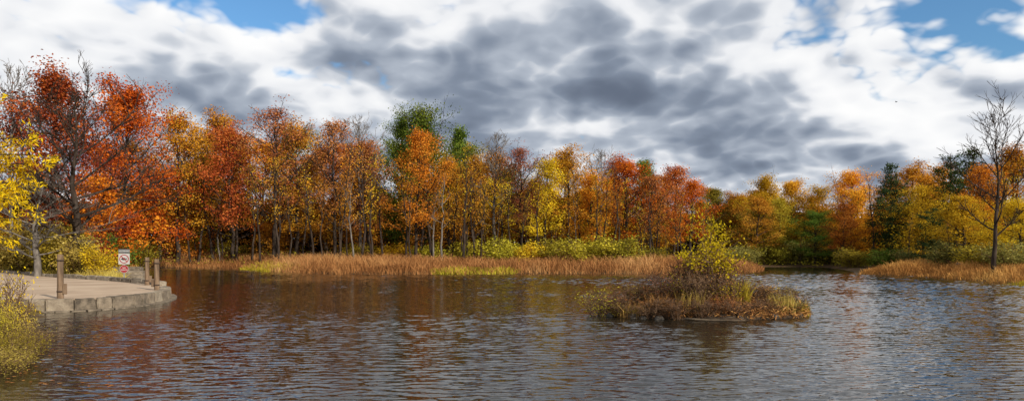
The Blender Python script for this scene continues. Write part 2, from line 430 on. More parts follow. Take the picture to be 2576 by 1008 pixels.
G = 'autumn trees of the woods'
MAIN = [
 (135,180,290,50,'maple','crimson','deep crimson maple at the left behind the bare spreading tree','the deep crimson maple'),
 (312,198,270,54,'maple','flame','broad orange red maple at the left end of the woods','the broad orange red maple'),
 (448,280,180,70,'forest','amber','russet gold tree just right of the broad orange red maple','the russet gold tree'),
 (535,276,180,76,'forest','amber','tall amber brown tree rising behind the scarlet topped maple','the tall amber brown tree'),
 (585,310,170,70,'forest','red','scarlet topped maple in the front row of the left woods','the scarlet topped maple'),
 (685,264,190,69,'sparse','coral','thinly leaved pink red maple right of the scarlet topped maple','the thinly leaved pink red maple'),
 (750,300,170,72,'forest','rust','dense rust coloured tree right of the thinly leaved pink maple','the dense rust coloured tree'),
 (838,298,170,69,'sparse','coral','pinkish red thin topped maple left of the tall green oak','the pinkish red maple'),
 (905,292,130,71,'bare',None,'leafless grey tree between pinkish red maple and green oak','the leafless grey tree'),
 (930,350,140,71,'forest','coral','dusty red tree at the left foot of the tall green oak','the dusty oak side tree'),
 (1058,264,215,77,'maple','green','tall green oak, the highest crown in the middle of the woods','the tall green oak'),
 (1045,328,150,65,'forest','orange','bright orange maple standing in front of the tall green oak','the bright orange maple'),
 (1158,322,95,84,'narrow','green','small green treetop poking up right of the tall green oak','the small green treetop'),
 (1130,395,130,70,'forest','rust','low russet tree right of the bright orange maple','the low russet tree'),
 (1190,388,150,68,'sparse','rust','rusty tree left of the tall leafless tree at mid woods','the rusty mid woods tree'),
 (1240,328,140,69,'bare',None,'tall leafless tree at mid woods with fine grey twigs','the tall leafless tree'),
 (1312,366,140,68,'sparse','plum','half bare purplish tree right of the tall leafless tree','the half bare purplish tree'),
 (1372,398,115,66,'narrow','gold','narrow greenish gold tree left of the big orange gold crown','the narrow greenish gold tree'),
 (1432,366,170,69,'forest','amber','big orange gold crown right of the centre of the woods','the big orange gold crown'),
 (1485,430,140,66,'forest','orange','orange tree in the front row below the thin grey treetop','the front row orange tree'),
 (1512,372,100,73,'bare',None,'thin grey treetop right of the big orange gold crown','the thin grey treetop'),
 (1565,390,150,68,'forest','flame','red orange tree left of the dark green treetop','the red orange tree'),
 (1618,402,95,82,'narrow','green','dark green treetop behind the red orange tree','the dark green treetop'),
 (1640,440,125,66,'sparse','coral','thin pinkish tree left of the cherry red maple','the thin pinkish tree'),
 (1690,416,140,76,'forest','red','cherry red maple near the right end of the middle woods','the cherry red maple'),
 (1735,450,140,68,'forest','flame','tangerine tree ending the middle woods behind the islet shrub','the tangerine tree'),
 (1797,470,120,90,'maple','olive','pale olive tree in the dip of the skyline','the pale olive tree'),
 (1848,482,140,90,'maple','amber','low amber tree in the dip left of the water channel','the low amber tree'),
 (1922,442,140,84,'maple','gold','rounded yellow gold tree left of the water channel','the rounded yellow gold tree'),
 (1905,492,120,76,'forest','rust','brown orange tree in front of the rounded yellow gold tree','the brown orange tree'),
 (1990,452,140,88,'maple','amber','rounded ochre tree behind the mouth of the water channel','the rounded ochre tree'),
 (1958,498,90,78,'narrow','yellowgreen','slim lemon green tree at the mouth of the water channel','the slim lemon green tree'),
 (2052,466,120,84,'forest','gold','golden tree above the end of the water channel','the golden channel tree'),
 (2048,528,130,76,'maple','green','low green tree at the end of the water channel','the low green tree'),
 (2145,428,175,78,'maple','orange','wide orange tree left of the tall dark pine','the wide orange tree'),
 (2118,505,120,70,'forest','rust','copper tree in front of the wide orange tree','the copper tree'),
 (2240,408,120,72,'conifer','pine','tall dark pine in the middle of the right woods','the tall dark pine'),
 (2300,406,150,75,'forest','amber','honey coloured tree between the two tall dark pines','the honey coloured tree'),
 (2325,465,130,65,'forest','gold','yellow ochre tree in front of the honey coloured tree','the yellow ochre tree'),
 (2392,380,170,74,'conifer','pine','broad dark pine left of the bare dead tree','the broad dark pine'),
 (2352,520,140,58,'conifer','pine','low bushy dark fir in front of the broad dark pine','the low bushy dark fir'),
 (2445,370,170,77,'conifer','pine','dark pine directly behind the bare dead tree','the pine behind the dead tree'),
 (2470,415,150,63,'forest','orange','orange crown behind the trunk of the bare dead tree','the orange crown behind the dead tree'),
 (2550,362,170,63,'forest','amber','mustard yellow tree at the right edge of the woods','the mustard yellow tree'),
 (2425,490,150,54,'maple','gold','low spreading golden tree left of the dead tree trunk','the low spreading golden tree'),
 (2568,500,160,49,'maple','gold','gold tree cut by the right edge of the photo','the gold edge tree'),
]
for px, top, wp, Yd, k, col, lab, ref in MAIN:
    plant(k, px, top, wp, Yd, col, lab, group=G, bark=BARKG if k == 'bare' else None)
plant('maple', 1008, 290, 150, 79, 'green', 'lower green oak joined to the left side of the tall green oak', group=G)
R = random.Random(5)
NM = {'rust': 'russet', 'amber': 'amber', 'flame': 'orange red', 'plum': 'dull red', 'gold': 'golden', 'orange': 'orange', 'olive': 'olive', 'green': 'green'}
for i, (px, top, wp, Yd, k, col, lab, ref) in enumerate(MAIN):
    if Yd > 86 or Yd < 53 or 'dead tree' in ref: continue
    c = R.choice(['rust', 'amber', 'rust', 'flame', 'plum', 'gold', 'orange', 'olive'] if px < 1760 else ['gold', 'olive', 'amber', 'rust', 'orange', 'gold'])
    plant('forest', px+R.uniform(-35, 35), max(top, 300)+R.uniform(15, 60), 190, Yd+R.uniform(12, 20), c, f'{NM[c]} tree in the back row behind {ref}', group='back row trees of the woods')
    if px < 1780 and i % 3 == 0:
        c = R.choice(['rust', 'amber', 'gold', 'plum', 'olive'])
        plant('forest', px+R.uniform(-60, 60), max(top, 320)+R.uniform(60, 130), 180, Yd+R.uniform(6, 11), c, f'lower {NM[c]} tree of the second row behind {ref}', group='second row trees of the woods')
for i, (px, top, wp, Yd, k, col, lab, ref) in enumerate(MAIN):
    if px < 420 or Yd > 86: continue
    for sd, wd in ((-1, 'left'), (1, 'right'), (.25, 'in front')):
        if px > 1780 and sd > 0: continue
        d = R.uniform(14, 46)*sd
        lb = f'slender trunk standing just {wd} of {ref}'
        plant('pole', px+d, max(top, 330)+R.uniform(30, 130), None, R.uniform(61.5, 68) if px < 1750 else Yd+R.uniform(-4, 3), R.choice(['rust', 'amber', 'orange', 'gold']), lb, group='slender trunks in the woods', bark=R.choice([BARK]*7+[BARKG]))
    if i % 3 != 1 or px > 1780:
        c = R.choice(['rust', 'orange', 'amber', 'rust', 'gold', 'amber'] if px < 1760 else ['gold', 'olive', 'amber', 'orange'])
        plant('sapling', px+R.uniform(-30, 30), R.uniform(500, 565), 150, Yd+R.uniform(4, 10), c, f'{NM[c]} sapling filling the space under {ref}', group='saplings under the trees')
plant('spread', 185, 160, 400, 41, None, 'bare dark limbed spreading tree in front of the crimson maple', name='bare_tree')
plant('bare', 28, 150, 150, 47, None, 'bare grey treetop at the left edge above the yellow willow', bark=BARKG)
plant('spread', 95, 400, 330, 39.5, None, 'low arching leafless tree at left above the bank bushes', bark=BARKG, wlim=(.6, 2.2))
plant('dead', 2500, 216, 265, 41, None, 'tall bare dead tree standing alone at the right shore', bark=BARK)
plant('sapling', 405, 430, 140, 72, 'coral', 'small dusty red tree with pale trunk right of the sign', bark=BARKG)
plant('sapling', 490, 500, 120, 73, 'rust', 'russet sapling right of the small dusty red tree')
plant('sapling', 255, 440, 200, 48, 'flame', 'low flame coloured tree under the broad orange red maple')
plant('sapling', 370, 470, 160, 58, 'orange', 'low orange tree behind the sign under the orange red maple')
plant('sapling', 45, 470, 200, 50, 'rust', 'russet sapling at left edge behind the bank bushes')

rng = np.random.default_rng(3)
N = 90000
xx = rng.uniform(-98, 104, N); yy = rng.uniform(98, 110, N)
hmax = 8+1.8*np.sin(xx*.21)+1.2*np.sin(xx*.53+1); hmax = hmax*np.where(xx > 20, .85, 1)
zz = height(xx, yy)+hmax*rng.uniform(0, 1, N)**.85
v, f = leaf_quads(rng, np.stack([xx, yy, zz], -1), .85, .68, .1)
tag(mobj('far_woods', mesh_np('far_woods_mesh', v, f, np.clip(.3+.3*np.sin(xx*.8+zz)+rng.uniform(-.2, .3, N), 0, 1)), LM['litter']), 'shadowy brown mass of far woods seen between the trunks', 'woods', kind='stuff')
N = 24000
xx = rng.uniform(-45, 62, N); yy = rng.uniform(67, 82, N)
ok = sdf(xx, yy, POND) > .8; xx, yy = xx[ok], yy[ok]
zz = height(xx, yy)+np.abs(rng.normal(size=len(xx)))*.55*(1+.6*np.sin(xx*.9)*np.sin(yy*.7))
v, f = leaf_quads(rng, np.stack([xx, yy, zz], -1), .24, .16, .4)
tag(mobj('undergrowth', mesh_np('undergrowth_mesh', v, f, rng.uniform(0, 1, len(xx))), LM['olive']), 'low olive undergrowth at the foot of the trees', 'undergrowth', kind='stuff')

# bushes
BG = 'bushes along the pond shore'
for px, top, wp, Yd, col, lab in [
 (400,616,100,80,'yellowgreen','yellow green bush at the left end of the reeds'),
 (512,602,130,79,'yellowgreen','rounded yellow green bush under the scarlet topped maple'),
 (610,618,100,78,'olive','dull olive bush right of the rounded yellow green bush'),
 (905,614,90,70,'yellowgreen','small yellowish bush under the leafless grey tree'),
 (985,614,100,69,'gold','small golden bush left of the bright orange maple trunk'),
 (1075,612,90,67,'yellowgreen','small yellowish bush right of the bright orange maple trunk'),
 (1165,608,110,65,'yellowgreen','broad yellowish bush under the rusty mid woods tree'),
 (1262,598,130,63,'yellowgreen','tall yellow green bush under the half bare purplish tree'),
 (1335,612,110,62,'gold','golden green bush under the narrow greenish gold tree'),
 (1405,600,140,62,'olive','broad olive bush under the big orange gold crown'),
 (1480,594,160,60,'yellowgreen','large yellow green bush below the front row orange tree'),
 (1556,596,140,60,'olive','large olive green bush ending the bush row on the right'),
 (1640,624,90,64,'olive','low olive bush behind the reeds left of islet shrub'),
 (1865,618,110,66,'sage','grey green bush just right of the islet shrub'),
 (1935,608,120,76,'olive','dark olive bush at the left side of channel mouth'),
 (2005,606,130,77,'sage','wide grey green bush at the head of the channel'),
 (2085,622,110,77,'green','dark green bush at the right side of channel head'),
 (2150,624,110,66,'olive','olive bush at the left end of the right reeds'),
 (2225,626,110,64,'green','dark green bush under the tall dark pine'),
 (2305,628,100,60,'sage','grey green bush under the yellow ochre tree'),
 (2400,606,130,52,'sage','pale sage bush left of the dead tree foot'),
 (2468,618,120,49,'yellowgreen','yellowish sage bush at the dead tree foot'),
 (2548,610,150,46,'sage','big sage green bush right of the dead tree foot')]:
    plant('bush', px, top, wp, Yd, col, lab, 'bush', group=BG, wlim=(.5, 2.6))
BB = 'bushes on the left bank'
for px, top, wp, Yd, col, lab in [
 (10,548,170,49,'gold','tall golden bush on the bank at the left edge'),
 (88,556,170,46.5,'drygrass','tall straw olive bush on the bank beside the left edge bush'),
 (150,570,150,43.5,'yellowgreen','yellow green bush on the bank behind the front wooden post'),
 (222,575,90,46,'red','red leaved bush on the bank under the bare spreading tree'),
 (205,596,140,40.5,'drygrass','straw coloured bush on the bank right of the front wooden post'),
 (252,620,90,39.5,'gold','small golden bush at the right end of the bank'),
 (50,606,170,46.5,'drygrass','straw coloured bush low on the bank behind the paving kerb'),
 (285,590,110,58,'green','dark green bush behind the stone steps'),
 (350,608,100,66,'olive','olive bush behind the fish sign')]:
    plant('bush', px, top, wp, Yd, col, lab, 'bush', group=BB, wlim=(.5, 2.6))

# ------------------------------------------------------------------ reeds and grass (stuff)
def blades(name, poly, N, h0, h1, wd, mat, label, cat, seed):
    rng = np.random.default_rng(seed); poly = np.array(poly, float)
    x0, y0 = poly.min(0); x1, y1 = poly.max(0); xs_, ys_ = [], []
    n = 0
    while n < N:
        x = rng.uniform(x0, x1, N); y = rng.uniform(y0, y1, N); k = inpoly(x, y, poly)
        xs_.append(x[k]); ys_.append(y[k]); n += k.sum()
    x = np.concatenate(xs_)[:N]; y = np.concatenate(ys_)[:N]
    s = -sdf(x, y, poly)
    z = np.maximum(height(x, y), -.1)
    pn = .5+.25*np.sin(x*.55+np.sin(y*.7)*2)+.25*np.sin(x*1.7-y*1.1+np.sin(x*.3)*2)
    pl = .5+.5*np.sin(x*.23+1.3*np.sin(x*.11+y*.3))
    h = (h0+(h1-h0)*rng.uniform(0, 1, N)**1.3)*(.5+.4*pn+.2*pl)*np.minimum(1, .45+s*.25)
    an = rng.uniform(0, 6.28, N); le = rng.normal(size=(N, 2))*.24*h[:, None]
    wv = np.stack([np.cos(an)*wd, np.sin(an)*wd, np.zeros(N)], -1)
    b = np.stack([x, y, z-.05], -1); mid = b+np.stack([le[:, 0]*.4, le[:, 1]*.4, h*.6], -1); tp = b+np.stack([le[:, 0]*1.5, le[:, 1]*1.5, h], -1)
    v = np.stack([b-wv*.6, b+wv*.6, mid+wv, mid-wv, tp+wv*.25, tp-wv*.25], 1).reshape(-1, 3)
    i = np.arange(N)[:, None]*6
    f = np.concatenate([i+np.array([[0, 1, 2, 3]]), i+np.array([[3, 2, 4, 5]])], 0)
    var = np.clip(pn*.4+pl*.4+rng.uniform(-.2, .35, N), 0, 1)
    tag(mobj(name, mesh_np(name+'_mesh', v, f, np.concatenate([var, var])), mat), label, cat, kind='stuff')
blades('reeds', [(-46, 70.5), (-37, 69.6), (-32, 69), (-27.4, 66), (-20.3, 57.7), (-13.2, 51.5), (-6, 52), (0, 52.9), (9.9, 52.9), (16.5, 53.8), (21.5, 57.5), (25, 66), (20, 70), (-10, 70), (-30, 77), (-46, 78)], 48000, .7, 1.5, .022, LM['reed'], 'wide belt of dry tan reeds along the far shore', 'reeds', 1)
blades('reeds', [(-28.5, 50.3), (-35, 60), (-37.5, 69.5), (-47, 70), (-43, 59), (-33, 49)], 9000, .6, 1.3, .022, LM['reed'], 'tan reeds on the left shore behind the fish sign', 'reeds', 12)
blades('reeds', [(27.2, 52.6), (29.2, 48.4), (28.2, 38.4), (33, 36), (44, 44), (44, 54), (34, 60)], 22000, .5, 1.05, .02, LM['redreed'], 'reddish brown reeds on the right shore by the dead tree', 'reeds', 2)
blades('marsh_grass', [(-26.5, 64.6), (-21.5, 58.6), (-18, 58.5), (-24, 67)], 1400, .7, 1.25, .03, LM['yellowgreen'], 'bright yellow green grass at the left end of the reeds', 'grass', 3)
blades('marsh_grass', [(-6.2, 52.0), (-3, 52.4), (0.2, 52.9), (0.8, 54.6), (-3, 55.2), (-6.8, 54.2)], 1300, .65, 1.2, .03, LM['yellowgreen'], 'yellow green grass tufts at the front of the middle reeds', 'grass', 4)
blades('marsh_grass', [(27.6, 37.6), (27.2, 35), (30, 33.5), (31.5, 37.4)], 1100, .3, .6, .02, LM['yellowgreen'], 'yellow green grass at the right edge of the far water', 'grass', 5)
blades('bank_grass', [(-20.6, 35.6), (-26, 39.2), (-35, 47), (-50, 54), (-40, 60), (-29, 50), (-24.5, 42)], 20000, .6, 1.4, .014, LM['drygrass'], 'straw coloured weeds and grass covering the left bank', 'grass', 6)

# ------------------------------------------------------------------ dock
STONE = noise_mat('cut_stone', [(.25, (.07,.058,.044)), (.5, (.21,.17,.125)), (.8, (.36,.31,.235))], 3.5, 8, .9, .9, bscale=14, bdist=.03, ovar=.25)
PAVE = noise_mat('sandy_paving', [(.3, (.34,.245,.17)), (.55, (.46,.35,.25)), (.8, (.54,.43,.32))], .5, 8, .95, .3, bscale=20, bdist=.01, obj=False)
bm = bmesh.new()
ins = []
n = len(PLAT)
for i in range(n):
    a = PLAT[i-1]; b = PLAT[i]; c2 = PLAT[(i+1) % n]
    d = (c2-a)/np.linalg.norm(c2-a); nr = np.array([-d[1], d[0]]); ins.append(b+nr*.18)
vs = [bm.verts.new((p[0], p[1], .38)) for p in ins]; vb = [bm.verts.new((p[0], p[1], -.6)) for p in ins]
bm.faces.new(vs)
for i in range(n): bm.faces.new((vs[i], vb[i], vb[(i+1) % n], vs[(i+1) % n]))
bmesh.ops.recalc_face_normals(bm, faces=bm.faces); bmesh.ops.triangulate(bm, faces=[f for f in bm.faces if len(f.verts) > 4])
me = bpy.data.meshes.new('pavement_mesh'); bm.to_mesh(me); bm.free()
tag(mobj('pavement', me, PAVE), 'sandy paved landing jutting into the pond at left', 'pavement', kind='structure')
def walk(pts):
    pts = [Vector((p[0], p[1])) for p in pts]; L = [0]
    for a, b in zip(pts, pts[1:]): L.append(L[-1]+(b-a).length)
    def f(s):
        for i in range(len(pts)-1):
            if s <= L[i+1] or i == len(pts)-2: return pts[i].lerp(pts[i+1], (s-L[i])/(L[i+1]-L[i]))
    return f, L[-1]
def block(a, b, depth, z0, z1, rnd, jit=.014, g=.018, push=.02):
    d = (b-a); ln = d.length; d.normalize(); nr = Vector((-d.y, d.x))
    bm = bmesh.new(); bmesh.ops.create_cube(bm, size=1)
    bmesh.ops.bevel(bm, geom=list(bm.edges), offset=.06, segments=2, affect='EDGES')
    bmesh.ops.subdivide_edges(bm, edges=[e for e in bm.edges if e.calc_length() > .3], cuts=3, use_grid_fill=True)
    o = rnd.uniform(-push, push)
    for v in bm.verts:
        u = (v.co.x+.5)*(ln-2*g)+g; w_ = (v.co.y+.5)*depth+o; z = z0+(v.co.z+.5)*(z1-z0)
        p = a+d*u+nr*w_
        v.co = Vector((p.x+rnd.uniform(-jit, jit), p.y+rnd.uniform(-jit, jit), z+rnd.uniform(-jit, jit)))
    me = bpy.data.meshes.new('block_mesh'); bm.to_mesh(me); bm.free(); return me
R2 = random.Random(8)
wallpts = [(-21, 20.85), (-15.8, 20.9), (-14.9, 21.0), (-14.2, 21.25), (-13.75, 21.6), (-13.4, 22.1), (-13.15, 22.8), (-13.05, 23.5), (-13.08, 24.3), (-13.2, 25.2), (-13.42, 26.1), (-13.75, 26.9), (-14.3, 28), (-15.0, 29.1)]
f_, Ltot = walk(wallpts)
root = empty('stone_wall', (-14, 23, 0)); tag(root, 'curved wall of rough cut stone blocks edging the paved landing', 'wall')
s = 0
while s < Ltot-.2:
    l = R2.uniform(.45, .95); e = min(Ltot, s+l)
    h = .39+R2.uniform(-.012, .022)
    me = block(f_(s), f_(e), .42, -.1, h, R2, .008, .024, .014); me.transform(Matrix.Translation((14, -23, 0)))
    mobj('stone_block', me, STONE, root); s = e
ft = MB(); k = 40
for i in range(k):
    a = f_(Ltot*i/k); b = f_(Ltot*(i+1)/k); d = (b-a).normalized(); nr = Vector((d.y, -d.x))*.22
    i0 = len(ft.v)
    for p in (a+nr, b+nr, b-nr, a-nr): ft.v.append((p.x+14, p.y-23, .035))
    for p in (a+nr, b+nr, b-nr, a-nr): ft.v.append((p.x+14, p.y-23, -.5))
    ft.f += [(i0, i0+1, i0+2, i0+3), (i0, i0+4, i0+5, i0+1)]
mobj('footing', ft.mesh('footing_mesh'), STONE, root)
kp = [(-15.2, 29.4), (-16.5, 30.9), (-20.6, 34.4), (-26, 38.4), (-35, 46), (-40, 49)]
f2, L2 = walk(kp)
root = empty('stone_kerb', (-20, 34, .4)); tag(root, 'low kerb of long stone slabs along the back of the landing', 'kerb')
s = 0
while s < L2-.3:
    l = R2.uniform(1.1, 1.9); e = min(L2, s+l); me = block(f2(s), f2(e), .35, .2, .56+R2.uniform(-.04, .05), R2); me.transform(Matrix.Translation((20, -34, -.4)))
    mobj('kerb_slab', me, STONE, root); s = e
root = empty('stone_steps', (-25.2, 43.5, .4)); tag(root, 'worn stone steps at the water left of the fish sign', 'steps')
for i, (x0, x1, y0, z1) in enumerate([(-26.0, -23.4, 42.2, .3), (-26.6, -24.0, 43.0, .55), (-27.4, -24.8, 44, .8)]):
    me = block(Vector((x0, y0)), Vector((x1, y0+.4)), .9, z1-.6, z1, R2, .02); me.transform(Matrix.Translation((25.2, -43.5, -.4)))
    mobj('step', me, STONE, root)
pm = MB(); pth = [(-26, 45), (-27.5, 50), (-30.5, 56), (-35, 64)]
for i, (x, y) in enumerate(pth):
    for sx in (-.9, .9): pm.v.append((x+sx, y, gz(x+sx, y)+.12))
for i in range(3): pm.f.append((2*i, 2*i+1, 2*i+3, 2*i+2))
tag(mobj('path', pm.mesh('path_mesh'), PAVE), 'narrow dirt path leading from the steps into the woods', 'path', kind='structure')

WOOD = noise_mat('weathered_wood', [(.3, (.06,.038,.022)), (.55, (.18,.12,.075)), (.8, (.32,.23,.155))], 5, 6, .9, .7, (3, 3, .3), bscale=18, bdist=.02)
IRON = noise_mat('rusty_iron', [(.3, (.03,.022,.018)), (.7, (.09,.055,.035))], 8, 5, .7, .3)
def post(x, y, h, label, side):
    e = empty('wooden_post', (x, y, .38), 0, (.9, .9, 1)); tag(e, label, 'post', 'wooden posts on the landing')
    bm_ = MB(); n = 14; prof_ = [(.10, -.1), (.108, .05), (.1, h*.5), (.098, h-.03), (.085, h-.005), (.04, h)]
    for r, z in prof_:
        for k in range(n):
            a = 2*PI*k/n; q = r*(1+.06*math.sin(3*a+1)+R2.uniform(-.02, .02)); bm_.v.append((q*math.cos(a), q*math.sin(a), z))
    for i in range(len(prof_)-1):
        for k in range(n): bm_.f.append((i*n+k, i*n+(k+1) % n, (i+1)*n+(k+1) % n, (i+1)*n+k))
    bm_.f.append(tuple((len(prof_)-1)*n+k for k in range(n)))
    mobj('shaft', bm_.mesh('shaft_mesh', True), WOOD, e)
    for z in (h*.16, h*.86):
        b2 = MB(); ring = [(.112, z-.02), (.118, z-.02), (.118, z+.03), (.112, z+.03)]
        for r, zz_ in ring:
            for k in range(16): b2.v.append((r*math.cos(k*PI/8), r*math.sin(k*PI/8), zz_))
        for i in range(3):
            for k in range(16): b2.f.append((i*16+k, i*16+(k+1) % 16, (i+1)*16+(k+1) % 16, (i+1)*16+k))
        mobj('iron_band', b2.mesh('band_mesh', True), IRON, e)
    b3 = MB(); s_ = side
    b3.box(min(s_*.10, s_*.22), max(s_*.10, s_*.22), -.05, .05, h*.1, h*.34)
    me = bevel(b3.mesh('bracket_mesh'), .012)
    mobj('bracket', me, WOOD, e)
post(-14.72, 21.75, 1.44, 'tall wooden post at the front of the landing, leftmost', 1)
post(-16.35, 29.9, 1.24, 'wooden post on the back kerb just right of the fish sign', 1)
post(-14.0, 26.3, 1.22, 'wooden post at the rounded tip of the landing, rightmost', -1)

# signs
def flat(name, col, rough=.5):
    return noise_mat(name, [(.3, tuple(c*.85 for c in col)), (.7, col)], 6, 3, rough, .05)
WHITE = flat('sign_white', (.40, .39, .38)); RED = flat('sign_red', (.26, .018, .022)); BLACK = flat('sign_black', (.03, .03, .03)); STEEL = flat('galvanised_steel', (.22, .22, .21)); GREYS = flat('sign_grey', (.10, .105, .11)); PALE = flat('letter_pale', (.5, .5, .48))
def text_mesh(txt, size):
    cu = bpy.data.curves.new('lettering', 'FONT'); cu.body = txt; cu.size = size; cu.align_x = 'CENTER'; cu.align_y = 'CENTER'; cu.offset = size*.012
    o = bpy.data.objects.new('lettering', cu); C.objects.link(o); bpy.context.view_layer.update()
    me = bpy.data.meshes.new_from_object(o.evaluated_get(bpy.context.evaluated_depsgraph_get()))
    bpy.data.objects.remove(o); me.materials.clear()
    me.transform(Matrix.Rotation(PI/2, 4, 'X')); return me
SX, SY = -19.35, 33.3
e = empty('sign', (SX, SY, .38), .42, (.90, .90, .94)); tag(e, 'post with crossed out fish plate above red octagon saying NO FEEDING', 'sign')
b = MB(); b.box(-.03, .03, -.02, .02, -.2, 1.68); mobj('sign_post', bevel(b.mesh('pole_mesh'), .006), STEEL, e)
def plate(name, poly, y0, y1, mat, par, lab=None):
    b = MB(); b.prism_y(poly, y0, y1); o = mobj(name, b.mesh(name+'_mesh'), mat, par)
    if lab: o['label'] = lab
    return o
def rect(cx, cz, w, h): return [(cx-w/2, cz-h/2), (cx+w/2, cz-h/2), (cx+w/2, cz+h/2), (cx-w/2, cz+h/2)]
tp = plate('top_plate', rect(0, 1.60, .54, .22), -.032, -.024, GREYS, e, 'small grey plate reading NO FISHING')
me = text_mesh('NO FISHING', .095); me.transform(Matrix.Translation((0, -.036, 1.61))); mobj('lettering', me, PALE, tp)
fp = plate('fish_plate', rect(0, 1.19, .54, .56), -.032, -.024, WHITE, e, 'square white plate with crossed out fish')
def ring(ro, ri, cx, cz, y, n=40):
    b = MB()
    for r in (ro, ri):
        for k in range(n): b.v.append((cx+r*math.cos(2*PI*k/n), y, cz+r*math.sin(2*PI*k/n)))
    for k in range(n): b.f.append((k, (k+1) % n, n+(k+1) % n, n+k))
    return b
fish = []
for k in range(17):
    u = k/16; fish.append((-.15+.24*u, 1.19+.065*math.sin(PI*min(1, u*.96+.02))**.8))
low_ = [(x, 2*1.19-z) for x, z in reversed(fish)]
body = fish+[(.15, 1.25), (.135, 1.19), (.15, 1.13)]+low_
b = MB(); b.prism_y(body, -.037, -.034); mobj('fish_symbol', b.mesh('fish_mesh'), BLACK, fp)
b = ring(.23, .19, 0, 1.19, -.041)
i0 = len(b.v); c45 = math.cos(PI/4); q = .2
for sx, sz in ((-q*c45-.014, q*c45-.014), (-q*c45+.014, q*c45+.014), (q*c45+.014, -q*c45+.014), (q*c45-.014, -q*c45-.014)): b.v.append((sx, -.0415, 1.19+sz))
b.f.append((i0, i0+1, i0+2, i0+3)); mobj('prohibition_ring', b.mesh('ring_mesh'), RED, fp)
oc = [(.22*math.cos(PI/8+k*PI/4), .66+.22*math.sin(PI/8+k*PI/4)) for k in range(8)]
oc2 = [(.205*math.cos(PI/8+k*PI/4), .66+.205*math.sin(PI/8+k*PI/4)) for k in range(8)]
op = plate('octagon_plate', oc, -.032, -.024, WHITE, e, 'red octagon plate reading NO FEEDING')
plate('red_face', oc2, -.036, -.033, RED, op)
for txt, zz_, sz in (('NO', .72, .10), ('FEEDING', .61, .082)):
    me = text_mesh(txt, sz); me.transform(Matrix.Translation((0, -.040, zz_))); mobj('lettering', me, PALE, op)
def small_post(px, top, Yd, label):
    x = (px-CX)/F*Yd; z = gz(x, Yd); h = EYE+(HZ-top)/F*Yd-z
    e = empty('marker_post', (x, Yd, z)); tag(e, label, 'post')
    b = MB(); b.box(-.07, .07, -.07, .07, -.2, h*.82); mobj('shaft', bevel(b.mesh('shaft_mesh'), .01), WOOD, e)
    b = MB(); b.prism_y([(-.13, h*.82), (.13, h*.82), (.13, h*.95), (0, h), (-.13, h*.95)], -.12, .12); mobj('post_cap', b.mesh('cap_mesh'), WOOD, e)
small_post(450, 620, 71, 'small grey post at the left end of the reeds')
small_post(2412, 660, 48, 'short brown post among the right shore reeds')

# ------------------------------------------------------------------ islet
IX, IY, IA, IB = 6.0, 20.4, 3.0, 1.7
rng = np.random.default_rng(9); na, nr_ = 64, 14
v = [(IX, IY, .42)]
for i in range(1, nr_+1):
    for k in range(na):
        a = 2*PI*k/na; r = i/nr_*1.12; wob = 1+.07*math.sin(3*a+1)+.05*math.sin(7*a)
        z = .42*(1-r*r*.95)+rng.normal()*.03*(i < nr_)-(.12 if r > 1 else 0)
        v.append((IX+IA*r*wob*math.cos(a), IY+IB*r*wob*math.sin(a), z))
b = MB(); b.v = v
for k in range(na): b.f.append((0, 1+k, 1+(k+1) % na))
for i in range(nr_-1):
    for k in range(na): b.f.append((1+i*na+k, 1+(i+1)*na+k, 1+(i+1)*na+(k+1) % na, 1+i*na+(k+1) % na))
EARTH = noise_mat('dark_earth', [(.3, (.02,.014,.01)), (.7, (.075,.05,.03))], 4, 7, .95, .8, bscale=14, bdist=.05)
tag(mobj('islet', b.mesh('islet_mesh', True), EARTH), 'small dark earth islet in the pond at right', 'islet', kind='structure')
def iz(x, y):
    r2 = ((x-IX)/IA)**2+((y-IY)/IB)**2; return max(.0, .42*(1-.95*r2))
def iplant(kind, px, Yd, top, wp, col, lab, name, cat='bush', bark=None, wlim=(.4, 3.0)):
    x = (px-CX)/F*Yd
    return plant(kind, px, top, wp, Yd, col, lab, cat, name, group='plants on the islet', bark=bark, zb=iz(x, Yd)-.02, wlim=wlim)
iplant('islettall', 1772, 20.2, 542, 135, 'lime', 'tall shrub with airy lime yellow crown on the islet', 'tall_shrub')
for px, Yd, top, wp, col, lab in [
 (1768,20.8,622,140,'russet','russet twiggy shrub filling the stems of the tall islet shrub'),
 (1550,20.2,724,120,'russet','russet twiggy bush at the left end of the islet'),
 (1605,20.6,704,110,'drygrass','straw twiggy bush second from the islet left end'),
 (1668,20.2,684,130,'russet','russet twiggy bush left of the tall islet shrub'),
 (1715,20.9,648,120,'russet','russet twiggy bush touching the tall islet shrub from left'),
 (1752,19.7,676,130,'brown','brown twiggy bush in front of the tall islet shrub'),
 (1812,20.0,660,130,'russet','russet twiggy bush right of the tall islet shrub'),
 (1850,20.6,686,120,'olive','olive twiggy bush beside the green islet reeds'),
 (1905,20.3,706,120,'russet','russet twiggy bush right of the green islet reeds'),
 (1950,20.4,718,120,'drygrass','straw twiggy bush second from the islet right end'),
 (1998,20.3,732,110,'brown','brown twiggy bush at the right end of the islet'),
 (1580,19.5,758,110,'olive','low olive bush at the left front corner of the islet'),
 (1640,19.2,750,110,'brown','low brown bush at the front left islet edge'),
 (1700,18.95,746,120,'russet','low russet bush at the front islet edge'),
 (1770,18.9,746,110,'brown','low brown bush at the front middle islet edge'),
 (1850,19.0,748,120,'russet','low russet bush at the front right islet edge'),
 (1925,19.4,750,110,'brown','low brown bush at the right front islet edge'),
 (1985,19.7,758,100,'olive','low olive bush at the right front corner of the islet')]:
    iplant('twiggy', px, Yd, top, wp, col, lab, 'twiggy_bush')
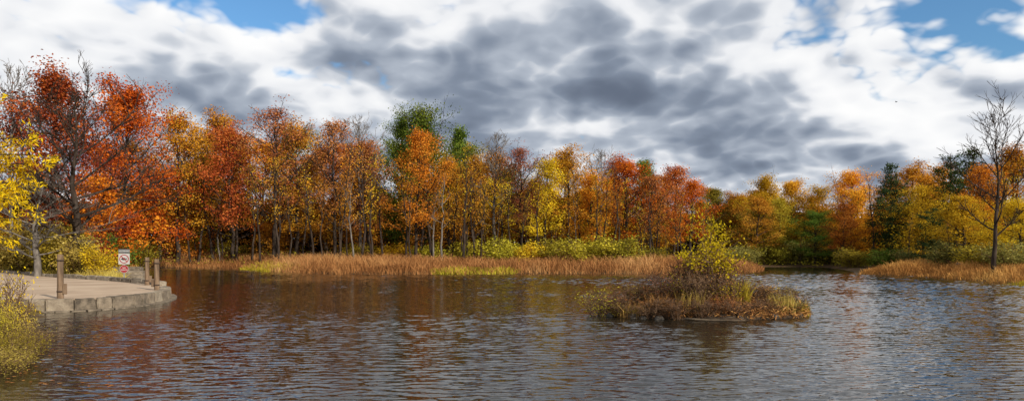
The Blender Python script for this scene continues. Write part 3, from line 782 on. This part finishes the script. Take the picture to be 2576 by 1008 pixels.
iplant('twiggy', 1508, 20.0, 728, 110, 'yellowgreen', 'sparse yellowish leafy bush hanging over water at islet left', 'leafy_bush')
iplant('twiggy', 1700, 20.4, 690, 90, 'lime', 'small lime leafed bush left of the tall islet shrub', 'leafy_bush')
iplant('twiggy', 1828, 19.6, 702, 90, 'lime', 'small lime leafed bush right of the tall islet shrub', 'leafy_bush')
def tuft(name, px, Yd, n, h, rad, wd, mat, lab, seed):
    rg = np.random.default_rng(seed); x0 = (px-CX)/F*Yd; z0 = iz(x0, Yd)
    e = empty(name, (x0, Yd, z0)); tag(e, lab, 'grass', 'plants on the islet')
    a = rg.uniform(0, 6.28, n); rr = rad*np.sqrt(rg.uniform(0, 1, n)); x = rr*np.cos(a); y = rr*np.sin(a); hh = h*rg.uniform(.55, 1, n)
    le = rg.normal(size=(n, 2))*.16*hh[:, None]; an = rg.uniform(0, 6.28, n); wv = np.stack([np.cos(an)*wd, np.sin(an)*wd, np.zeros(n)], -1)
    b = np.stack([x, y, np.full(n, -.12)], -1); mid = b+np.stack([le[:, 0]*.4, le[:, 1]*.4, hh*.6], -1); tp = b+np.stack([le[:, 0]*1.5, le[:, 1]*1.5, hh], -1)
    v = np.stack([b-wv, b+wv, mid+wv, mid-wv, tp+wv*.2, tp-wv*.2], 1).reshape(-1, 3); i = np.arange(n)[:, None]*6
    f = np.concatenate([i+np.array([[0, 1, 2, 3]]), i+np.array([[3, 2, 4, 5]])], 0); var = rg.uniform(0, 1, n)
    mobj('blades', mesh_np('blades_mesh', v, f, np.concatenate([var, var])), mat, e)
tuft('grass_tuft', 1868, 19.9, 140, .95, .22, .009, LM['yellowgreen'], 'upright bright green reeds right of the tall islet shrub', 1)
tuft('grass_tuft', 1968, 19.8, 180, .65, .45, .007, LM['drygrass'], 'straw grass tuft toward the right end of islet', 2)
tuft('grass_tuft', 2012, 20.1, 180, .55, .3, .007, LM['yellowgreen'], 'yellowish grass tuft at the right tip of islet', 3)
tuft('grass_tuft', 1590, 19.5, 140, .55, .4, .007, LM['reed'], 'tan grass tuft at the left front of islet', 4)
tuft('grass_tuft', 1735, 19.3, 100, .8, .4, .007, LM['drygrass'], 'straw grass stalks below the tall islet shrub', 5)
tuft('grass_tuft', 1660, 19.5, 100, .7, .4, .007, LM['redreed'], 'reddish grass tuft left of the stalks under the tall shrub', 6)
tuft('grass_tuft', 1815, 19.2, 110, .7, .4, .007, LM['redreed'], 'reddish grass stalks right of the straw stalks on islet', 7)
N = 8000; a = rng.uniform(0, 6.28, N); r = np.sqrt(rng.uniform(0, 1, N))*1.02
xx = IX+IA*r*np.cos(a); yy = IY+IB*r*np.sin(a); zz = np.maximum(.42*(1-.95*r*r), 0)+np.abs(rng.normal(size=N))*.13
v, f = leaf_quads(rng, np.stack([xx, yy, zz], -1), .16, .03, .3)
tag(mobj('ground_litter', mesh_np('litter_mesh', v, f, rng.uniform(0, 1, N)), LM['russet']), 'dead brown stalks and leaf litter covering the islet', 'litter', kind='stuff')
ROCK = noise_mat('shore_rock', [(.3, (.03,.028,.025)), (.7, (.15,.13,.11))], 4, 7, .9, .6, bscale=15, bdist=.02)
def rock(px, Yd, w_, h, lab, seed):
    rr = random.Random(seed); bm = bmesh.new(); bmesh.ops.create_icosphere(bm, subdivisions=3, radius=.5)
    o1 = [Vector((rr.gauss(0, 1), rr.gauss(0, 1), rr.gauss(0, 1))).normalized() for _ in range(7)]
    for v in bm.verts:
        for d in o1:
            k = v.co.dot(d)-.36
            if k > 0: v.co -= d*k*.85
        v.co = Vector((v.co.x*w_, v.co.y*w_*.8, v.co.z*h*1.4))*(1+rr.uniform(-.02, .02))
    me = bpy.data.meshes.new('rock_mesh'); bm.to_mesh(me); bm.free()
    x = (px-CX)/F*Yd
    o = mobj('rock', me, ROCK); o.location = (x, Yd, max(iz(x, Yd)-.05, 0)+h*.02); o.rotation_euler.z = rr.uniform(0, 6)
    tag(o, lab, 'rock', 'rocks around the islet')
for i, (px, Yd, w_, h, lab) in enumerate([
 (2036,20.5,.3,.14,'grey rock at the right tip of islet'), (2005,19.8,.32,.16,'grey rock just inside the right tip of islet'),
 (1945,19.2,.36,.15,'flat rock below the russet bushes right of islet'), (1860,18.85,.3,.14,'grey rock beside the end of the driftwood log'),
 (1660,18.95,.36,.18,'dark rock under the brown bushes at islet left'), (1590,19.3,.4,.2,'broad rock at the left foot of the islet'), (1535,19.8,.3,.16,'small rock at the left tip of the islet'), (1618,19.1,.26,.15,'small rock right of the broad rock at islet left')]):
    rock(px, Yd, w_, h, lab, i+40)
DW = noise_mat('driftwood', [(.3, (.06,.045,.03)), (.7, (.15,.115,.08))], 4, 5, .9, .5, (1, 1, 1))
def log(p0, p1, r, lab, seed, fork=True):
    rr = random.Random(seed); b = MB(); p0 = Vector(p0); p1 = Vector(p1); pts = [p0.lerp(p1, i/5)+Vector((rr.uniform(-.04, .04), rr.uniform(-.04, .04), rr.uniform(-.015, .015))) for i in range(6)]
    b.tube(pts, r, r*.4, 7)
    o = mobj('driftwood_log' if r > .03 else 'stick', b.mesh('log_mesh', True), DW); tag(o, lab, 'log' if r > .03 else 'stick')
    if fork:
        b2 = MB(); q = pts[3]; b2.tube([q, q+Vector((.25, -.05, .08)), q+Vector((.45, -.05, .1))], r*.5, r*.2, 5); mobj('side_branch', b2.mesh('branch_mesh', True), DW, o)
log(at(1725, 806, 18.6)[:2]+(.05,), at(1872, 812, 18.3)[:2]+(.03,), .033, 'driftwood log lying in water at the islet front', 1)
log(at(1395, 795, 19.9)[:2]+(.01,), at(1520, 795, 19.9)[:2]+(.02,), .02, 'thin branch lying in water off the islet left', 2, False)
log(at(1600, 790, 19.2)[:2]+(.03,), at(1560, 760, 19.4)[:2]+(.4,), .022, 'leaning bare stick at the left end of the islet', 3, False)

# ------------------------------------------------------------------ near left bank
for px, Yd, top, wp, col, lab, kk in [
 (10,12.6,765,130,'drygrass','near straw coloured bush at the lower left corner, topmost one','nearbush'),
 (45,11.6,820,140,'olive','near broad olive bush at the lower left corner, middle one','nearbush'),
 (15,10.8,865,150,'drygrass','near straw gold bush at the lower left corner, lowest one','nearbush'),
 (80,13.2,815,100,'brown','near brown bush reaching over water at lower left','nearbush'),
 (-30,12.2,745,130,'yellowgreen','near yellow green bush cut by the left edge below the landing','nearbush'),
 (30,18.5,758,130,'drygrass','straw coloured bush at the foot of the stone wall','nearbush'),
 (20,13.8,690,110,'yellow','thin yellow leaved twigs in front of the landing','twiggy')]:
    plant(kk, px, top, wp, Yd, col, lab, 'bush', group='bushes at the lower left corner', zb=max(.0, gz((px-CX)/F*Yd, Yd))-.05, wlim=(.4, 2.5))
def willow():
    rr = random.Random(77); rg = np.random.default_rng(77); Y0 = 16.0
    x0 = -14.85; z0 = gz(x0, Y0)
    e = empty('willow_tree', (x0, Y0, z0)); tag(e, 'yellow leaved willow reaching into view at the left edge', 'tree')
    b = MB(); tp = [Vector((0, 0, -.3)), Vector((.1, 0, 1.2)), Vector((.15, .1, 2.4)), Vector((.3, .1, 3.4)), Vector((.4, .1, 4.2))]
    b.tube(tp, .2, .05, 8); cen = []; al = []
    for i in range(50):
        s = tp[2].lerp(tp[4], rr.random()); a = rr.uniform(-1.1, 1.1); L = rr.uniform(1.3, 3.1)
        d = Vector((math.cos(a), math.sin(a), rr.uniform(-.08, .5))).normalized(); p = s.copy(); pts = [p.copy()]
        for k in range(6):
            p = p+d*(L/6); d = (d+Vector((rr.uniform(-.1, .1), rr.uniform(-.1, .1), rr.uniform(-.12, .05)))).normalized(); pts.append(p.copy())
        b.tube(pts, .028, .008, 4, False)
        for k in range(2, 7):
            for _ in range(3):
                q = pts[k].copy(); ln = rr.uniform(.2, .5)
                q2 = q+Vector((rr.uniform(-.4, .8), rr.uniform(-.6, .6), rr.uniform(-.7, .4))).normalized()*ln; b.tube([q, q.lerp(q2, .5)+Vector((0, 0, .04)), q2], .007, .003, 3, False)
                dr = (q2-q).normalized()
                for _2 in range(int(ln*46)):
                    u = rr.random(); c = q.lerp(q2, u); cen.append((c.x+rr.gauss(0, .06), c.y+rr.gauss(0, .06), c.z+rr.gauss(0, .05))); al.append((dr.x, dr.y, dr.z-.35))
    mobj('trunk', b.mesh('trunk_mesh', True), BARK, e)
    v, f = leaf_quads(rg, np.array(cen), .13, .036, .3, np.array(al), .5)
    mobj('crown', mesh_np('crown_mesh', v, f, rg.uniform(0, 1, len(cen))), LM['yellow'], e)
willow()
N = 420
xx = rng.uniform(-9.6, -5.2, N); yy = rng.uniform(9.6, 15.5, N); s = sdf(xx, yy, POND); ok = (s < -.1) & (s > -2.4) & (rng.uniform(size=N) < np.exp(s*.7+.2)); xx, yy = xx[ok], yy[ok]; M = len(xx)
an = rng.uniform(0, 6.28, M); l = np.stack([np.cos(an)*.04, np.sin(an)*.04, np.zeros(M)], -1); w_ = np.stack([-np.sin(an)*.025, np.cos(an)*.025, np.zeros(M)], -1)
c_ = np.stack([xx, yy, np.full(M, .018)], -1)
v = np.stack([c_-l, c_+w_, c_+l, c_-w_], 1).reshape(-1, 3)
tag(mobj('floating_leaves', mesh_np('floating_mesh', v, np.arange(M*4).reshape(M, 4), rng.uniform(0, 1, M)), LM['coral']), 'fallen leaves floating on the water at lower left', 'leaves', kind='stuff')
bx, by, bz = at(2255, 256, 120)
e = empty('bird', (bx, by, bz), .6); tag(e, 'tiny dark bird gliding in the sky at right', 'bird')
bd = MB()
for y_, r in ((-.2, .01), (-.14, .04), (0, .06), (.12, .045), (.2, .03), (.25, .005)):
    for k in range(8): bd.v.append((r*math.cos(k*PI/4), y_, r*math.sin(k*PI/4)))
for i in range(5):
    for k in range(8): bd.f.append((i*8+k, i*8+(k+1) % 8, (i+1)*8+(k+1) % 8, (i+1)*8+k))
mobj('body', bd.mesh('body_mesh', True), BLACK, e)
for s in (-1, 1):
    wv = MB(); wv.v = [(0, -.07, .02), (0, .1, .02), (s*.22, .12, .1), (s*.22, -.03, .1), (s*.5, -.02, .06)]; wv.f = [(0, 1, 2, 3), (3, 2, 4)]
    mobj('wing', wv.mesh('wing_mesh'), BLACK, e)

# ------------------------------------------------------------------ light, sky
sd = Vector((.62, -.62, .44)).normalized()
el = math.asin(sd.z); rot = math.atan2(sd.x, sd.y)
L = bpy.data.lights.new('sun', 'SUN'); L.energy = 5.0; L.angle = math.radians(.5); L.color = (1, .90, .76)
so = bpy.data.objects.new('sun', L); so.rotation_euler = (-sd).to_track_quat('-Z', 'Y').to_euler(); so.location = (30, -20, 40); C.objects.link(so)
wd = bpy.data.worlds.new('World'); bpy.context.scene.world = wd; wd.use_nodes = True
t = NT(wd.node_tree)
d = t.vm('NORMALIZE', t.n('ShaderNodeTexCoord').outputs['Generated'])
sp = t.n('ShaderNodeSeparateXYZ', {0: d}); x, y, z = sp.outputs
az = t.m('ARCTAN2', x, y); ele = t.m('ARCSINE', z)
zc = t.m('ADD', t.m('MAXIMUM', z, 0), .36)
uv = t.n('ShaderNodeCombineXYZ', {0: t.m('DIVIDE', x, zc), 1: t.m('DIVIDE', y, zc), 2: 3.7}).outputs[0]
def px2(px, py): return math.atan((px-CX)/F), math.atan((HZ-py)/math.hypot(F, px-CX))
def bump(px, py, wx, wy, amp):
    a0, e0 = px2(px, py)
    u = t.m('DIVIDE', t.m('SUBTRACT', az, a0), wx/F); v = t.m('DIVIDE', t.m('SUBTRACT', ele, e0), wy/F)
    r = t.m('ADD', t.m('MULTIPLY', u, u), t.m('MULTIPLY', v, v))
    return t.m('MULTIPLY', t.m('EXPONENT', t.m('MULTIPLY', r, -1)), amp)
def total(lst):
    o = None
    for a in lst:
        b = bump(*a); o = b if o is None else t.m('ADD', o, b)
    return o
gap = total([(590, 0, 250, 66, -.28), (2450, 60, 140, 90, -.28), (2575, 140, 80, 60, -.24), (720, 190, 60, 24, -.20), (1500, 240, 800, 150, .05), (1300, 440, 1600, 90, .12)])
dark = total([(1500, 240, 640, 80, .26), (1000, 130, 300, 80, .22), (1950, 50, 210, 65, .24), (480, 220, 150, 60, .16), (1900, 335, 240, 50, .20), (1250, 345, 500, 60, .14),
              (2270, 270, 190, 120, -.30), (640, 95, 90, 45, -.3), (1500, 318, 260, 18, -.24), (160, 120, 260, 110, -.02), (1300, 60, 260, 60, -.12), (700, 260, 200, 30, -.12)])
wob = t.vm('MULTIPLY', t.vm('SUBTRACT', t.noise(uv, 5.0, 1).outputs['Color'], (.5, .5, .5)), (.04, .04, 0))
uvw = t.vm('ADD', uv, wob)
def D(v, full):
    n = t.noise(v, 2.4, 5 if full else 3, .56).outputs['Fac']
    for sc_, am in ((5.5, .40), (13.0, .24), (29.0, .13))[:3 if full else 2]:
        q = t.noise(v, sc_, 0, .5).outputs['Fac']
        q = t.m('MULTIPLY', t.m('SUBTRACT', t.m('ABSOLUTE', t.m('SUBTRACT', q, .5)), .10), am)
        n = t.m('ADD', n, q)
    return n
n1 = D(uvw, True)
n2 = D(t.vm('ADD', uvw, (.03, -.075, 0)), False)
dens = t.m('ADD', t.m('ADD', n1, gap), .09)
cover = t.n('ShaderNodeMapRange', {'Value': dens, 'From Min': .38, 'From Max': .51}, interpolation_type='SMOOTHSTEP').outputs[0]
rel = t.m('MULTIPLY', t.m('SUBTRACT', n1, n2), 2.3)
thick = t.m('MULTIPLY', t.m('SUBTRACT', dens, .60), -1.5)
fl = t.m('ADD', rel, thick)
fl = t.m('SUBTRACT', t.m('ADD', fl, .62), dark)
fl = t.n('ShaderNodeMapRange', {'Value': fl, 'From Min': -.35, 'From Max': 1.1}, interpolation_type='SMOOTHSTEP').outputs[0]
ccol = t.ramp(fl, [(0, (.13, .16, .22)), (.3, (.23, .275, .355)), (.58, (.45, .50, .58)), (.78, (.85, .865, .895)), (1, (1.0, 1.0, 1.0))])
high = t.n('ShaderNodeMapRange', {'Value': ele, 'From Min': .6, 'From Max': 1.0, 'To Min': 10.0, 'To Max': 5.5}).outputs[0]  # unseen clouds high overhead dimmed on purpose to weaken ambient light, add contrast
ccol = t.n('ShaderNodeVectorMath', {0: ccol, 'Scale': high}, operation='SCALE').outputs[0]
sky = t.n('ShaderNodeTexSky', sky_type='NISHITA', sun_disc=False, sun_elevation=el, sun_rotation=rot, air_density=1.2, dust_density=.6, ozone_density=1.5).outputs[0]
sky = t.vm('MULTIPLY', sky, (.7, 1.08, 1.4))
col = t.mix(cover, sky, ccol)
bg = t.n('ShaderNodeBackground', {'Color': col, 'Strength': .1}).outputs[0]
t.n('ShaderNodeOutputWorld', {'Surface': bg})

# ------------------------------------------------------------------ camera
cam = bpy.data.cameras.new('camera'); cam.sensor_width = 36; cam.lens = 36*F/2576; cam.shift_y = (HZ-503.5)/2576; cam.clip_end = 8000
co = bpy.data.objects.new('camera', cam); co.location = (0, 0, EYE); co.rotation_euler = (PI/2, 0, 0); C.objects.link(co)
sc_ = bpy.context.scene; sc_.camera = co
sc_.view_settings.view_transform = 'Standard'; sc_.view_settings.look = 'None'; sc_.view_settings.exposure = 0
